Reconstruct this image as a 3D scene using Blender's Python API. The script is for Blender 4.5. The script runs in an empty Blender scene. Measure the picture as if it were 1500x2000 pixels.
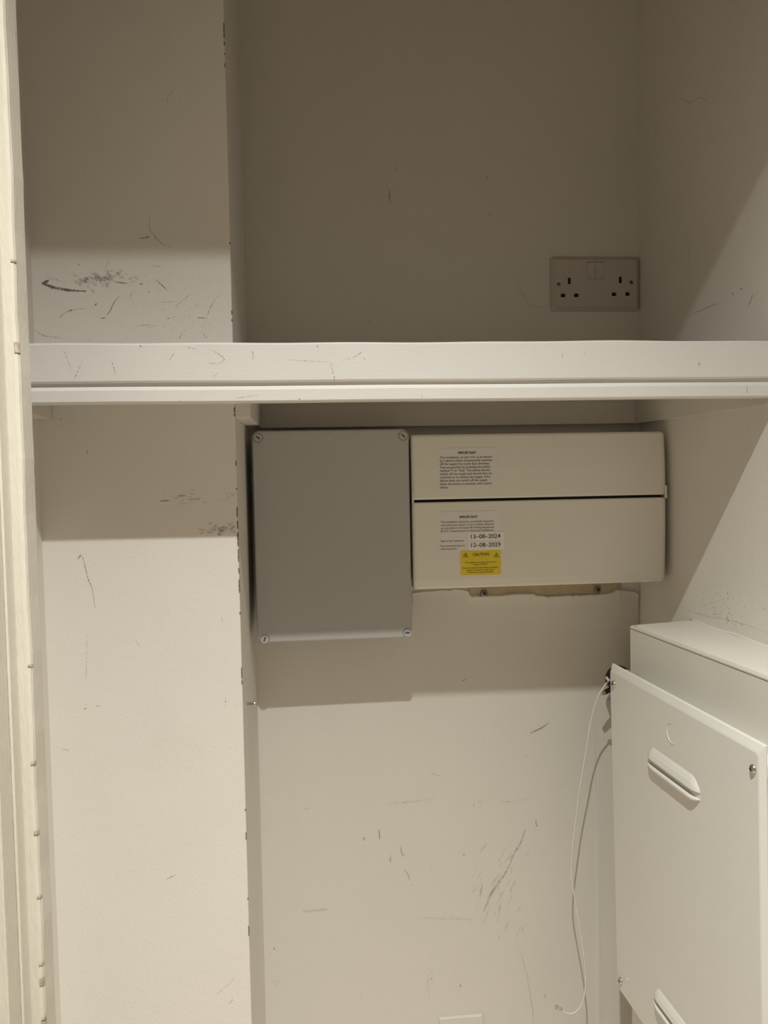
import bpy, bmesh, math, random
from mathutils import Vector, Matrix
random.seed(7)
S = bpy.context.scene
COL = S.collection
# ------------------------------------------------------------------ camera, light, exposure
F = 1500.0                                   # focal length in pixels of the 1500x2000 frame
YAW, PITCH, ROLL = math.atan(130/1500), math.radians(2.57), .019
fw = Vector((math.sin(YAW)*math.cos(PITCH), math.cos(YAW)*math.cos(PITCH), -math.sin(PITCH)))
r0 = Vector((math.cos(YAW), -math.sin(YAW), 0)); u0 = r0.cross(fw)
rt = r0*math.cos(ROLL) - u0*math.sin(ROLL); up = u0*math.cos(ROLL) + r0*math.sin(ROLL)
cd = bpy.data.cameras.new('camera'); cam = bpy.data.objects.new('camera', cd); COL.objects.link(cam)
cd.sensor_fit = 'HORIZONTAL'; cd.sensor_width = 36; cd.lens = 36*F/1500; cd.clip_start = .01
M = Matrix((rt, up, -fw)).transposed().to_4x4(); cam.matrix_world = M
S.camera = cam

w = bpy.data.worlds.new('world'); S.world = w; w.use_nodes = True
w.node_tree.nodes['Background'].inputs[0].default_value = (1, .93, .85, 1)
w.node_tree.nodes['Background'].inputs[1].default_value = .05

LAMP = Vector((.034, .17, .985))             # the hallway's recessed ceiling lamp
ld = bpy.data.lights.new('hall_ceiling_lamp', 'POINT'); lo = bpy.data.objects.new('hall_ceiling_lamp', ld)
COL.objects.link(lo); lo.location = LAMP
ld.energy = 270; ld.color = (.955, .975, .935); ld.shadow_soft_size = .009
# a reflector downlight: its beam fades smoothly away from straight down
ld.use_nodes = True; _n = ld.node_tree.nodes; _l = ld.node_tree.links; _e = _n['Emission']
_t = _n.new('ShaderNodeTexCoord'); _s = _n.new('ShaderNodeSeparateXYZ'); _l.new(_t.outputs['Normal'], _s.inputs[0])
_m = _n.new('ShaderNodeMath'); _m.operation = 'MULTIPLY'; _m.inputs[1].default_value = -1; _l.new(_s.outputs['Z'], _m.inputs[0])
_c = _n.new('ShaderNodeMath'); _c.operation = 'MAXIMUM'; _c.inputs[1].default_value = 0; _l.new(_m.outputs[0], _c.inputs[0])
_p = _n.new('ShaderNodeMath'); _p.operation = 'POWER'; _p.inputs[1].default_value = 7; _l.new(_c.outputs[0], _p.inputs[0])
_l.new(_p.outputs[0], _e.inputs['Strength'])
S.view_settings.view_transform = 'Standard'; S.view_settings.look = 'None'
S.view_settings.exposure = 0.0; S.view_settings.gamma = 1; S.view_settings.use_curve_mapping = False

# ------------------------------------------------------------------ helpers
def at(x, y, Y):                             # point of the plane y=Y seen at a pixel of the photo
    d = fw + rt*(x-750)/F - up*(y-1000)/F
    return d*(Y/d.y)
RX, RK, BY = .535, .058, 1.237               # right wall: X = RX + RK*(BY-Y)
def atw(x, y, X=RX, k=RK, Y0=BY, off=0):
    d = fw + rt*(x-750)/F - up*(y-1000)/F
    return d*((X-off+k*Y0)/(d.x+k*d.y))

def mat(name, col, rough=.6, noise=.03, nscale=8, bump=.15, bscale=250, grain=None, metal=0, spec=.4, dirt=0, coat=0):
    m = bpy.data.materials.new(name); m.use_nodes = True; nt = m.node_tree; N = nt.nodes; L = nt.links
    b = N['Principled BSDF']; b.inputs['Roughness'].default_value = rough; b.inputs['Metallic'].default_value = metal
    b.inputs['Specular IOR Level'].default_value = spec; b.inputs['Coat Weight'].default_value = coat
    tc = N.new('ShaderNodeTexCoord'); mp = N.new('ShaderNodeMapping'); L.new(tc.outputs['Object'], mp.inputs[0])
    if grain: mp.inputs['Scale'].default_value = grain
    n1 = N.new('ShaderNodeTexNoise'); n1.inputs['Scale'].default_value = nscale; n1.inputs['Detail'].default_value = 5
    L.new(tc.outputs['Object'], n1.inputs['Vector'])
    cr = N.new('ShaderNodeValToRGB'); e = cr.color_ramp.elements
    e[0].position = .3; e[1].position = .7
    e[0].color = (*[max(0, c*(1-noise)) for c in col], 1); e[1].color = (*[min(1, c*(1+noise)) for c in col], 1)
    L.new(n1.outputs['Fac'], cr.inputs[0]); out = cr.outputs[0]
    if dirt:
        n3 = N.new('ShaderNodeTexNoise'); n3.inputs['Scale'].default_value = 3.2; n3.inputs['Detail'].default_value = 9
        n3.inputs['Roughness'].default_value = .72; L.new(tc.outputs['Object'], n3.inputs['Vector'])
        r3 = N.new('ShaderNodeValToRGB'); r3.color_ramp.elements[0].position = .56; r3.color_ramp.elements[1].position = .74
        L.new(n3.outputs['Fac'], r3.inputs[0])
        mu = N.new('ShaderNodeMath'); mu.operation = 'MULTIPLY'; mu.inputs[1].default_value = dirt; L.new(r3.outputs[0], mu.inputs[0])
        mx = N.new('ShaderNodeMix'); mx.data_type = 'RGBA'; L.new(mu.outputs[0], mx.inputs['Factor'])
        L.new(out, mx.inputs['A']); mx.inputs['B'].default_value = (col[0]*.62, col[1]*.6, col[2]*.55, 1); out = mx.outputs['Result']
    L.new(out, b.inputs['Base Color'])
    if bump:
        n2 = N.new('ShaderNodeTexNoise'); n2.inputs['Scale'].default_value = bscale; n2.inputs['Detail'].default_value = 3
        L.new(mp.outputs[0], n2.inputs['Vector'])
        n4 = N.new('ShaderNodeTexNoise'); n4.inputs['Scale'].default_value = 14; n4.inputs['Detail'].default_value = 2
        L.new(tc.outputs['Object'], n4.inputs['Vector'])
        ad = N.new('ShaderNodeMath'); ad.operation = 'MULTIPLY_ADD'; L.new(n4.outputs['Fac'], ad.inputs[0]); ad.inputs[1].default_value = 1.5
        L.new(n2.outputs['Fac'], ad.inputs[2])
        bp = N.new('ShaderNodeBump'); bp.inputs['Strength'].default_value = bump; bp.inputs['Distance'].default_value = .0012
        L.new(ad.outputs[0], bp.inputs['Height']); L.new(bp.outputs[0], b.inputs['Normal'])
    return m
WALL = (.82, .775, .71)
m_wall = mat('painted_plaster', WALL, .62, .015, 6, .35, 220, dirt=.10)
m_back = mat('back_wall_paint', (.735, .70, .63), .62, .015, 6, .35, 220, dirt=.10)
m_box = mat('boxing_paint', (.72, .685, .61), .42, .012, 12, .12, 60, dirt=.1)
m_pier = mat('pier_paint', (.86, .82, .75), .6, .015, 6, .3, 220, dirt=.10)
m_hall = mat('hall_paint', (.80, .735, .66), .7, .02, 5, .2, 150)
m_ceil = mat('ceiling_paint', (.56, .47, .375), .8, .02, 5, .2, 150)
m_floor = mat('oak_floor', (.86, .75, .64), .5, .05, 5, .2, 60, grain=(1, 8, 1))
m_gloss = mat('white_gloss_paint', (.82, .795, .75), .34, .012, 12, .14, 60, grain=(1, 14, 14), dirt=.06)
m_batten = mat('batten_paint', (.76, .72, .645), .5, .02, 12, .4, 70, grain=(1, 12, 12), dirt=.1)
m_cream = mat('cream_gloss_paint', (.66, .605, .51), .36, .02, 10, .4, 90, grain=(8, 8, 1), dirt=.12)
m_grey = mat('grey_plastic', (.455, .45, .43), .42, .012, 5, .12, 500, spec=.4)
m_greyd = mat('shaded_grey_body', (.10, .10, .095), .5, .01, 5, .1, 400)  # grey plastic darkened: shade of the gap by the pier put into colour
m_cu = mat('ivory_plastic', (.80, .765, .68), .33, .012, 4, .08, 300, spec=.5)
m_sock = mat('white_socket_plastic', (.56, .515, .455), .35, .02, 20, .05, 300)
m_black = mat('black_plastic', (.008, .008, .008), .4, .1, 20, 0)
m_dark = mat('cavity_shade', (.02, .016, .012), .9, .1, 20, 0)  # near-black, paints the shade inside holes, screw slots and the cover gap
m_steel = mat('zinc_steel', (.55, .54, .50), .28, .1, 60, .1, 300, metal=1)
m_steeld = mat('dull_steel', (.22, .22, .21), .4, .15, 60, .1, 300, metal=1)
m_sheet = mat('white_enamel_sheet', (.735, .715, .665), .38, .01, 5, .1, 60, spec=.5)
m_ply = mat('bare_board', (.50, .40, .26), .8, .12, 40, .4, 60, grain=(1, 6, 6))
m_tear = mat('torn_plaster', (.74, .68, .60), .85, .06, 60, .8, 120)
m_cable = mat('white_cable', (.80, .77, .70), .45, .02, 20, 0)
m_plug = mat('clear_plug', (.48, .45, .38), .3, .2, 400, 0)
m_label = mat('label_paper', (.80, .77, .73), .42, .01, 20, 0)
m_tape = mat('label_tape', (.88, .86, .82), .35, .01, 20, 0)
m_yel = mat('yellow_label', (.80, .62, .035), .42, .02, 20, 0)
m_ink = mat('black_ink', (.025, .02, .018), .6, .05, 20, 0)
m_inks = mat('grey_ink', (.10, .085, .07), .6, .05, 20, 0)

def scuffmat(name, col, dens, scale=900, lo=.40, hi=.62):
    m = bpy.data.materials.new(name); m.use_nodes = True; nt = m.node_tree; N = nt.nodes; L = nt.links
    b = N['Principled BSDF']; b.inputs['Base Color'].default_value = (*col, 1); b.inputs['Roughness'].default_value = .8
    tc = N.new('ShaderNodeTexCoord'); n = N.new('ShaderNodeTexNoise'); n.inputs['Scale'].default_value = scale; n.inputs['Detail'].default_value = 4
    L.new(tc.outputs['Object'], n.inputs['Vector'])
    r = N.new('ShaderNodeMapRange'); r.inputs['From Min'].default_value = lo; r.inputs['From Max'].default_value = hi
    r.inputs['To Min'].default_value = 0; r.inputs['To Max'].default_value = dens
    L.new(n.outputs['Fac'], r.inputs['Value']); L.new(r.outputs[0], b.inputs['Alpha'])
    return m
m_scuff = scuffmat('scuff_dark', (.12, .105, .095), .85, 900, .32, .55)
m_smear = scuffmat('scuff_soft', (.34, .31, .28), .36, 260, .25, .75)
m_pencil = scuffmat('scratch_fine', (.22, .19, .16), .75, 700)

def obj(name, bm, m, parent=None, smooth=False, kind=None, label=None):
    me = bpy.data.meshes.new(name); bmesh.ops.recalc_face_normals(bm, faces=bm.faces[:]) if m not in (m_scuff, m_smear, m_pencil) else None
    bm.to_mesh(me); bm.free()
    o = bpy.data.objects.new(name, me); COL.objects.link(o); me.materials.append(m)
    if smooth:
        for p in me.polygons: p.use_smooth = True
    if parent: o.parent = parent; o.matrix_parent_inverse = parent.matrix_world.inverted()
    if kind: o['kind'] = kind
    if label: o['label'] = label
    return o
def empty(name, loc, label=None, cat=None, group=None, kind=None):
    o = bpy.data.objects.new(name, None); COL.objects.link(o); o.location = loc; o.empty_display_size = .02
    if label: o['label'] = label
    if cat: o['category'] = cat
    if group: o['group'] = group
    if kind: o['kind'] = kind
    bpy.context.view_layer.update()
    return o
def tag(o, label, cat, group=None):
    o['label'] = label; o['category'] = cat
    if group: o['group'] = group
    return o
def box(bm, x0, x1, y0, y1, z0, z1, bev=0, seg=2):
    r = bmesh.ops.create_cube(bm, size=1)
    for v in r['verts']:
        v.co = Vector((x0+(v.co.x+.5)*(x1-x0), y0+(v.co.y+.5)*(y1-y0), z0+(v.co.z+.5)*(z1-z0)))
    if bev:
        es = list({e for v in r['verts'] for e in v.link_edges})
        bmesh.ops.bevel(bm, geom=es, offset=bev, segments=seg, affect='EDGES', profile=.5)
    return bm
def prism(bm, pts, z0, z1):                  # XY outline extruded in Z
    a = [bm.verts.new((x, y, z0)) for x, y in pts]; b = [bm.verts.new((x, y, z1)) for x, y in pts]
    n = len(pts); bm.faces.new(a); bm.faces.new(b[::-1])
    for i in range(n): bm.faces.new((a[i], a[(i+1) % n], b[(i+1) % n], b[i]))
    return bm
def xprof(bm, prof, xs, wob=None):           # YZ profile swept along X stations
    rings = []
    for x in xs:
        rings.append([bm.verts.new((x, y, z+(wob(x, z) if wob else 0))) for y, z in prof])
    n = len(prof)
    for a, b in zip(rings, rings[1:]):
        for i in range(n): bm.faces.new((a[i], a[(i+1) % n], b[(i+1) % n], b[i]))
    bm.faces.new(rings[0]); bm.faces.new(rings[-1][::-1])
    return bm
def rrect(cx, cz, w, h, r, n=6):
    pts = []
    for qx, qz, a0 in ((1, 1, 0), (-1, 1, 90), (-1, -1, 180), (1, -1, 270)):
        for i in range(n+1):
            a = math.radians(a0+90*i/n)
            pts.append((cx+qx*(w/2-r)+r*math.cos(a), cz+qz*(h/2-r)+r*math.sin(a)))
    return pts
def loft(bm, rings):                         # closed rings of 3-D points, capped
    R = [[bm.verts.new(p) for p in r] for r in rings]
    n = len(R[0])
    for a, b in zip(R, R[1:]):
        for i in range(n): bm.faces.new((a[i], a[(i+1) % n], b[(i+1) % n], b[i]))
    bm.faces.new(R[0]); bm.faces.new(R[-1][::-1])
    return bm
def plate(bm, cx, cz, w, h, r, yb, yf, bev, seg=3):   # rounded plate facing -Y with a rounded front arris
    rings = [[(x, yb, z) for x, z in rrect(cx, cz, w, h, r)]]
    for i in range(seg+1):
        a = math.radians(90*i/seg); ins = bev*(1-math.cos(a)); y = yf+bev-bev*math.sin(a)
        rings.append([(x, y, z) for x, z in rrect(cx, cz, w-2*ins, h-2*ins, max(r-ins, .0004))])
    return loft(bm, rings)
def tube(bm, pts, r, n=8):
    pts = [Vector(p) for p in pts]; rings = []
    for i, p in enumerate(pts):
        t = (pts[min(i+1, len(pts)-1)]-pts[max(i-1, 0)]).normalized()
        a = t.cross(Vector((.3, 1, .2))).normalized(); b = t.cross(a)
        rr = r[i] if isinstance(r, (list, tuple)) else r
        rings.append([p+a*rr*math.cos(2*math.pi*k/n)+b*rr*math.sin(2*math.pi*k/n) for k in range(n)])
    return loft(bm, rings)
def smoothpath(P, k=6):
    P = [Vector(p) for p in P]; out = []
    for i in range(len(P)-1):
        p0, p1, p2, p3 = P[max(i-1, 0)], P[i], P[i+1], P[min(i+2, len(P)-1)]
        for j in range(k):
            t = j/k
            out.append(.5*((2*p1)+(p2-p0)*t+(2*p0-5*p1+4*p2-p3)*t*t+(3*p1-p0-3*p2+p3)*t**3))
    out.append(P[-1]); return out
def lathe(bm, c, axis, prof, n=20):          # prof: (distance along axis, radius)
    axis = Vector(axis).normalized(); a = axis.orthogonal().normalized(); b = axis.cross(a); c = Vector(c)
    return loft(bm, [[c+axis*d+(a*math.cos(2*math.pi*k/n)+b*math.sin(2*math.pi*k/n))*max(r, 1e-5) for k in range(n)] for d, r in prof])
def boolean(o, cutbm):
    me = bpy.data.meshes.new('c'); bmesh.ops.recalc_face_normals(cutbm, faces=cutbm.faces[:]); cutbm.to_mesh(me); cutbm.free(); c = bpy.data.objects.new('c', me); COL.objects.link(c)
    md = o.modifiers.new('b', 'BOOLEAN'); md.operation = 'DIFFERENCE'; md.solver = 'EXACT'; md.object = c
    bpy.context.view_layer.update()
    dg = bpy.context.evaluated_depsgraph_get(); nm = bpy.data.meshes.new_from_object(o.evaluated_get(dg))
    o.modifiers.clear(); o.data = nm; bpy.data.objects.remove(c)

# ------------------------------------------------------------------ the setting
PX, PY, LX = -.1035, 1.01, -.350             # pier edge, pier front, left wall
TOP, BOT = 1.0, -1.4
FY = .60                                     # hall face of the wall with the opening
def rx(Y): return RX+RK*(BY-Y)
def struct(name, bm, m, parent=None, **k): return obj(name, bm, m, parent, kind='structure' if not parent else None, **k)

# back wall as a fine grid, a little uneven like old plaster
bm = bmesh.new(); nx, nz = 40, 90
def bw(x, z): return BY + .0012*math.sin(7*x+2.1*z+1)*math.sin(5*z+.4)
gv = [[bm.verts.new((-.45+1.1*i/nx, bw(-.45+1.1*i/nx, BOT+2.4*j/nz), BOT+2.4*j/nz)) for j in range(nz+1)] for i in range(nx+1)]
for i in range(nx):
    for j in range(nz): bm.faces.new((gv[i][j], gv[i+1][j], gv[i+1][j+1], gv[i][j+1]))
ext = [bm.verts.new((x, BY+.08, z)) for x, z in ((-.45, BOT), (.65, BOT), (.65, TOP), (-.45, TOP))]
bm.faces.new(ext)
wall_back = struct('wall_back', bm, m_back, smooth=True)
bm = bmesh.new(); box(bm, LX-.08, LX, FY+.10, BY, BOT, TOP); struct('wall_left', bm, m_wall)
bm = bmesh.new(); prism(bm, [(rx(FY+.10), FY+.10), (RX, BY), (RX+.1, BY), (rx(FY+.10)+.08, FY+.10)], BOT, TOP); wall_right = struct('wall_right', bm, m_wall)
bm = bmesh.new(); box(bm, LX, PX, PY, BY, BOT, TOP)
es = [e for e in bm.edges if all(abs(v.co.x-PX) < 1e-4 and abs(v.co.y-PY) < 1e-4 for v in e.verts)]
bmesh.ops.bevel(bm, geom=es, offset=.0016, segments=3, affect='EDGES', profile=.5)
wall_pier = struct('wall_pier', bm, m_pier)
JL, JR, JH = -.2466, .5154, .630               # the door lining
bm = bmesh.new(); box(bm, -1.3, 1.6, -1.0, BY+.08, BOT-.05, BOT); struct('floor', bm, m_floor)
bm = bmesh.new(); box(bm, -1.3, 1.6, -1.0, BY+.08, TOP, TOP+.05); struct('ceiling', bm, m_ceil)
bm = bmesh.new()
box(bm, -1.3, JL-.03, FY, FY+.10, BOT, TOP); box(bm, JR+.03, 1.6, FY, FY+.10, BOT, TOP); box(bm, JL-.03, JR+.03, FY, FY+.10, JH+.03, TOP)
struct('wall_front', bm, m_hall)
bm = bmesh.new(); box(bm, -1.3, 1.6, -1.05, -1.0, BOT, TOP); struct('wall_hall_rear', bm, m_hall)
bm = bmesh.new(); box(bm, -1.35, -1.3, -1.0, FY+.1, BOT, TOP); struct('wall_hall_left', bm, m_hall)
bm = bmesh.new(); box(bm, 1.6, 1.65, -1.0, FY+.1, BOT, TOP); struct('wall_hall_right', bm, m_hall)

# door lining with planted stops
trim1 = empty('trim_1', (JL, FY, BOT), kind='structure')
for nm, a in (('lining_jamb', (JL-.03, JL, FY, FY+.10, BOT, JH+.03)), ('lining_jamb', (JR, JR+.03, FY, FY+.10, BOT, JH+.03)), ('lining_head', (JL, JR, FY, FY+.10, JH, JH+.03))):
    bm = bmesh.new(); box(bm, *a, bev=.0012); obj(nm, bm, m_cream, trim1)
SX = JL+.0127
def wobble(bm, amp, sc):
    for v in bm.verts:
        v.co.x += amp*math.sin(v.co.z*sc+1.3)+amp*.5*math.sin(v.co.z*sc*2.7)
# left stop with soft arrises, subdivided so that the old paint edge waves a little
bm = bmesh.new()
prof = [(JL, .638), (SX-.0035, .638), (SX-.001, .639), (SX, .6415), (SX, .662), (SX-.002, .664), (JL, .664)]
N = 90; R = [[bm.verts.new((x+(.0004*math.sin(31*z)+.0003*math.sin(83*z) if x > JL else 0), y, z)) for x, y in prof] for z in [BOT+(JH-BOT)*i/N for i in range(N+1)]]
for a, b in zip(R, R[1:]):
    for i in range(len(prof)): bm.faces.new((a[i], a[(i+1) % len(prof)], b[(i+1) % len(prof)], b[i]))
bm.faces.new(R[0]); bm.faces.new(R[-1])
obj('door_stop', bm, m_cream, trim1, label='door stop with chipped cream paint along its edge')
bm = bmesh.new(); box(bm, JR-.0135, JR, .638, .664, BOT, JH-.0135, .002); obj('door_stop', bm, m_cream, trim1)
bm = bmesh.new(); box(bm, SX, JR, .638, .664, JH-.0135, JH, .002); obj('door_stop', bm, m_cream, trim1)
# slim planted bead in the rebate
bm = bmesh.new(); box(bm, JL, JL+.0025, FY+.022, .638, BOT, JH, .001); obj('rebate_bead', bm, m_cream, trim1)
# architrave round the opening
trim2 = empty('trim_2', (JL-.005, FY, BOT), kind='structure')
def arch(x_in, sgn, nm='architrave_leg'):
    b = bmesh.new(); prof = [(0, 0), (0, -.010), (.004, -.014), (.016, -.014), (.020, -.018), (.058, -.018), (.064, -.012), (.064, 0)]
    prism(b, [(x_in-sgn*p, FY+q) for p, q in prof], BOT, JH+.01); return obj(nm, b, m_cream, trim2)
arch(JL-.007, 1); arch(JR+.007, -1)
bm = bmesh.new(); box(bm, JL-.071, JR+.071, FY-.016, FY, JH+.01, JH+.07, .003); obj('architrave_head', bm, m_cream, trim2)

# ------------------------------------------------------------------ shelf and its battens
D = .881
shelf = empty('shelf', (0, D, .125), 'white painted shelf with deep stepped front lipping spanning the cupboard', 'shelf')
bm = bmesh.new(); prism(bm, [(LX, D+.020), (rx(D+.02), D+.020), (rx(PY), PY), (RX, BY), (PX, BY), (PX, PY), (LX, PY)], .127, .145)
obj('shelf_board', bm, m_batten, shelf)
xs = [LX+(rx(D)-LX)*i/60 for i in range(61)]
tilt = lambda x: (x-.1)*-.0005
zt = {-.35: .1520}
bm = bmesh.new()
def wob1(x, z):
    return tilt(x)+((.0012*math.exp(-((x-.34)/.11)**2)+.0003*math.sin(40*x)) if z > .14 else .0002*math.sin(23*x))
xprof(bm, [(D+.020, .1105), (D+.002, .1105), (D, .1125), (D, .1522), (D+.0018, .1545), (D+.020, .1545)], xs, wob1)
obj('upper_lipping', bm, m_gloss, shelf)
bm = bmesh.new()
xprof(bm, [(D+.020, .0882), (D+.001, .0882), (D-.0005, .0897), (D-.0005, .1018), (D+.0055, .1070), (D+.0055, .1105), (D+.020, .1105)], xs, lambda x, z: tilt(x)+.0002*math.sin(19*x))
obj('lower_bead', bm, m_gloss, shelf)
def batten(bm, label):
    return tag(obj('batten', bm, m_batten), label, 'batten', 'battens under the shelf')
bm = bmesh.new(); box(bm, PX, RX, BY-.020, BY, .0805, .127, .0012); batten(bm, 'long painted batten along the back wall above the fuse board')
bm = bmesh.new(); box(bm, PX, PX+.020, PY+.001, BY-.020, .0805, .127, .0012); batten(bm, 'short painted batten on the pier side above the grey box corner')
bm = bmesh.new(); prism(bm, [(rx(D+.02)-.004, D+.021), (rx(D+.02), D+.021), (rx(BY-.02), BY-.020), (rx(BY-.02)-.018, BY-.020), (rx(BY-.07)-.012, BY-.07)], .0805, .127)
batten(bm, 'painted batten running forward along the right wall under the shelf')
bm = bmesh.new(); box(bm, LX, LX+.018, D+.021, PY-.001, .0815, .127, .0012); batten(bm, 'short painted batten end beside the door jamb, left under the shelf')

# ------------------------------------------------------------------ double socket
def mid(a, b): return (a+b)/2
a, b_ = at(1071, 506, BY), at(1248, 605, BY)
scx, scz, sw, sh = (a.x+b_.x)/2, (a.z+b_.z)/2, .148, .087
scx = RX-.0015-sw/2
sock = empty('double_socket', (scx, BY, scz), 'white double wall socket painted into the right corner above the shelf', 'socket')
yf = BY-.0095
bm = bmesh.new(); rings = [[(x, BY+.001, z) for x, z in rrect(scx, scz, sw, sh, .004)], [(x, BY-.004, z) for x, z in rrect(scx, scz, sw, sh, .004)],
    [(x, yf+.001, z) for x, z in rrect(scx, scz, sw-.010, sh-.010, .003)], [(x, yf, z) for x, z in rrect(scx, scz, sw-.0125, sh-.0125, .003)]]
loft(bm, rings); fp = obj('faceplate', bm, m_sock, sock)
def sp(x, y): p = at(x, y, yf); return p.x, p.z
cut = bmesh.new(); ins = []
for cx, cy, ww, hh in ((1112.3, 548.5, .0052, .0104), (1100, 577, .0078, .0060), (1126, 576.5, .0078, .0060), (1212, 546.5, .0052, .0104), (1199.5, 574.5, .0078, .0060), (1226, 574, .0078, .0060)):
    x, z = sp(cx, cy); box(cut, x-ww/2, x+ww/2, yf-.002, BY-.002, z-hh/2, z+hh/2); ins.append((x, z, ww, hh))
x0, z0 = sp(1145.5, 511.5); x1, z1 = sp(1179.5, 545)
box(cut, x0, x1, yf-.002, yf+.004, z1, z0)
boolean(fp, cut)
for x, z, ww, hh in ins:
    bm = bmesh.new(); box(bm, x-ww/2, x+ww/2, yf+.0045, yf+.0065, z-hh/2, z+hh/2); obj('pin_hole_shade', bm, m_dark, sock)  # dark insert, painted shade at the bottom of the hole
xm = (x0+x1)/2
for i, (xa, xb) in enumerate(((x0+.0003, xm-.00025), (xm+.00025, x1-.0003))):
    bm = bmesh.new(); xprof(bm, [(yf+.003, z1+.0004), (yf-.0002, z1+.0004), (yf+.0004, (z0+z1)/2), (yf-.0012, z0-.0012), (yf+.003, z0-.0012)], [xa, xb])
    obj('rocker_switch', bm, m_sock, sock)
for sx_, sy_ in ((1091, 555), (1233, 551.5)):
    x, z = sp(sx_, sy_)
    bm = bmesh.new(); lathe(bm, (x, yf+.0006, z), (0, -1, 0), [(0, .0033), (.0004, .0036), (.0009, .0030)], 16); s_ = obj('fixing_screw', bm, m_steeld, sock)
    bm = bmesh.new(); box(bm, x-.0026, x+.0026, yf-.0006, yf-.0003, z-.0004, z+.0004); bmesh.ops.rotate(bm, verts=bm.verts, cent=(x, yf, z), matrix=Matrix.Rotation(.7, 3, 'Y')); obj('slot', bm, m_dark, s_)

# ------------------------------------------------------------------ grey junction box
YB = 1.135
bl, br, bt_, bb_ = -.0929, .1375, .0715, -.2405
jb = empty('junction_box', ((bl+br)/2, BY, bb_), 'large blank grey plastic junction box left of the fuse board', 'electrical box')
bm = bmesh.new(); plate(bm, (bl+br)/2, (bt_+bb_)/2, br-bl-.010, bt_-bb_-.010, .009, BY, YB+.018, .001); obj('box_body', bm, m_greyd, jb, smooth=False)
bm = bmesh.new(); plate(bm, (bl+br)/2, (bt_+bb_)/2, br-bl, bt_-bb_, .011, YB+.018, YB, .0030, 5); lid = obj('lid', bm, m_grey, jb)
cut = bmesh.new(); lids = []
for cx, cy, ang in ((504, 855, -35), (787.5, 851, -42), (517, 1248.5, 70), (796, 1236, 0)):
    p = at(cx, cy, YB); lids.append((p.x, p.z, ang)); lathe(cut, (p.x, YB+.002, p.z), (0, -1, 0), [(0, .0072), (.004, .0072)], 24)
boolean(lid, cut)
for x, z, ang in lids:
    bm = bmesh.new(); lathe(bm, (x, YB+.002, z), (0, -1, 0), [(0, .0064), (.0019, .0064), (.0022, .0060)], 24); s_ = obj('lid_screw', bm, m_grey, jb)
    bm = bmesh.new(); box(bm, x-.0034, x+.0034, YB-.0004, YB+.001, z-.0008, z+.0008); bmesh.ops.rotate(bm, verts=bm.verts, cent=(x, YB, z), matrix=Matrix.Rotation(-math.radians(ang), 3, 'Y')); obj('slot', bm, m_black, s_)
bm = bmesh.new()
for i in range(70):
    x = bl+.07+random.random()*.14; z = bt_-.004-abs(random.gauss(0, .006)); l = .002+random.random()*.010
    for q in ((0,),):
        a_ = bm.verts.new((x, YB-.0002, z)); b2 = bm.verts.new((x+l, YB-.0002, z+random.uniform(-.0015, .0015))); c2 = bm.verts.new((x+l*.6, YB-.0002, z+.0012)); bm.faces.new((a_, c2, b2))
m_chalk = scuffmat('chalky_wear', (.72, .70, .65), .75, 700)
obj('chalky_scuffs', bm, m_chalk, jb, kind='stuff')

YB = 1.13
# ------------------------------------------------------------------ consumer unit
cl, cr_ = .1405, .5322
cu = empty('consumer_unit', ((cl+cr_)/2, BY, -.17), 'wide cream fuse board with two-piece cover and warning labels', 'fuse box')
bm = bmesh.new(); box(bm, cl+.003, cr_-.006, YB+.024, BY-.004, -.160, .058, .002); obj('backbox', bm, m_cu, cu)
bm = bmesh.new(); box(bm, cl+.004, cr_-.008, YB+.006, YB+.025, -.045, -.028); obj('cover_gap_shade', bm, m_dark, cu)  # dark strip added to paint the shade between the two covers
def cover(name, prof, rr):                   # YZ front profile (top to bottom), ends rounded off in X
    b = bmesh.new(); xs_ = []
    for i in range(5): a_ = math.radians(90*i/4); xs_.append((cl+rr*(1-math.cos(a_))*1.0 if i else cl, rr*(1-math.sin(a_))))
    st = [(cl, .006, .003), (cl+.0008, .0028, .0012), (cl+.0025, .0009, .0003), (cl+.005, 0, 0)]
    st = st+[(cr_-.008, 0, 0), (cr_-.004, .0012, .0006), (cr_-.0012, .0038, .0022), (cr_, .0080, .0060)]
    zc = sum(z for y, z in prof)/len(prof); zmin, zmax = min(z for y, z in prof), max(z for y, z in prof)
    for k_ in range(1): pass
    rings = []
    for x, dy, dz in st:
        rg = []
        for y, z in prof:
            t = (z-zmin)/(zmax-zmin)
            rg.append((x, min(y+dy, YB+.026), z+dz*(1-2*t)))
        rings.append(rg)
    loft(b, rings); return obj(name, b, m_cu, cu)
cover('top_cover', [(YB+.026, .0625), (YB+.010, .0625), (YB+.0065, .0617), (YB+.0048, .0590), (YB+.0028, .040), (YB+.0008, .012), (YB, -.020), (YB, -.0315), (YB+.0018, -.0340), (YB+.026, -.0340)], .01)
cover('front_cover', [(YB+.026, -.0382), (YB+.0014, -.0382), (YB, -.0397), (YB, -.080), (YB+.0008, -.125), (YB+.0024, -.155), (YB+.0042, -.1655), (YB+.0068, -.1682), (YB+.026, -.1682)], .01)
for x in (cl+.0015, cr_-.001):
    bm = bmesh.new(); box(bm, x-.0014, x+.0026 if x > .3 else x+.0014, YB+.003, YB+.016, -.040, -.020, .0007); obj('hinge_clip', bm, m_cu, cu)

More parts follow.
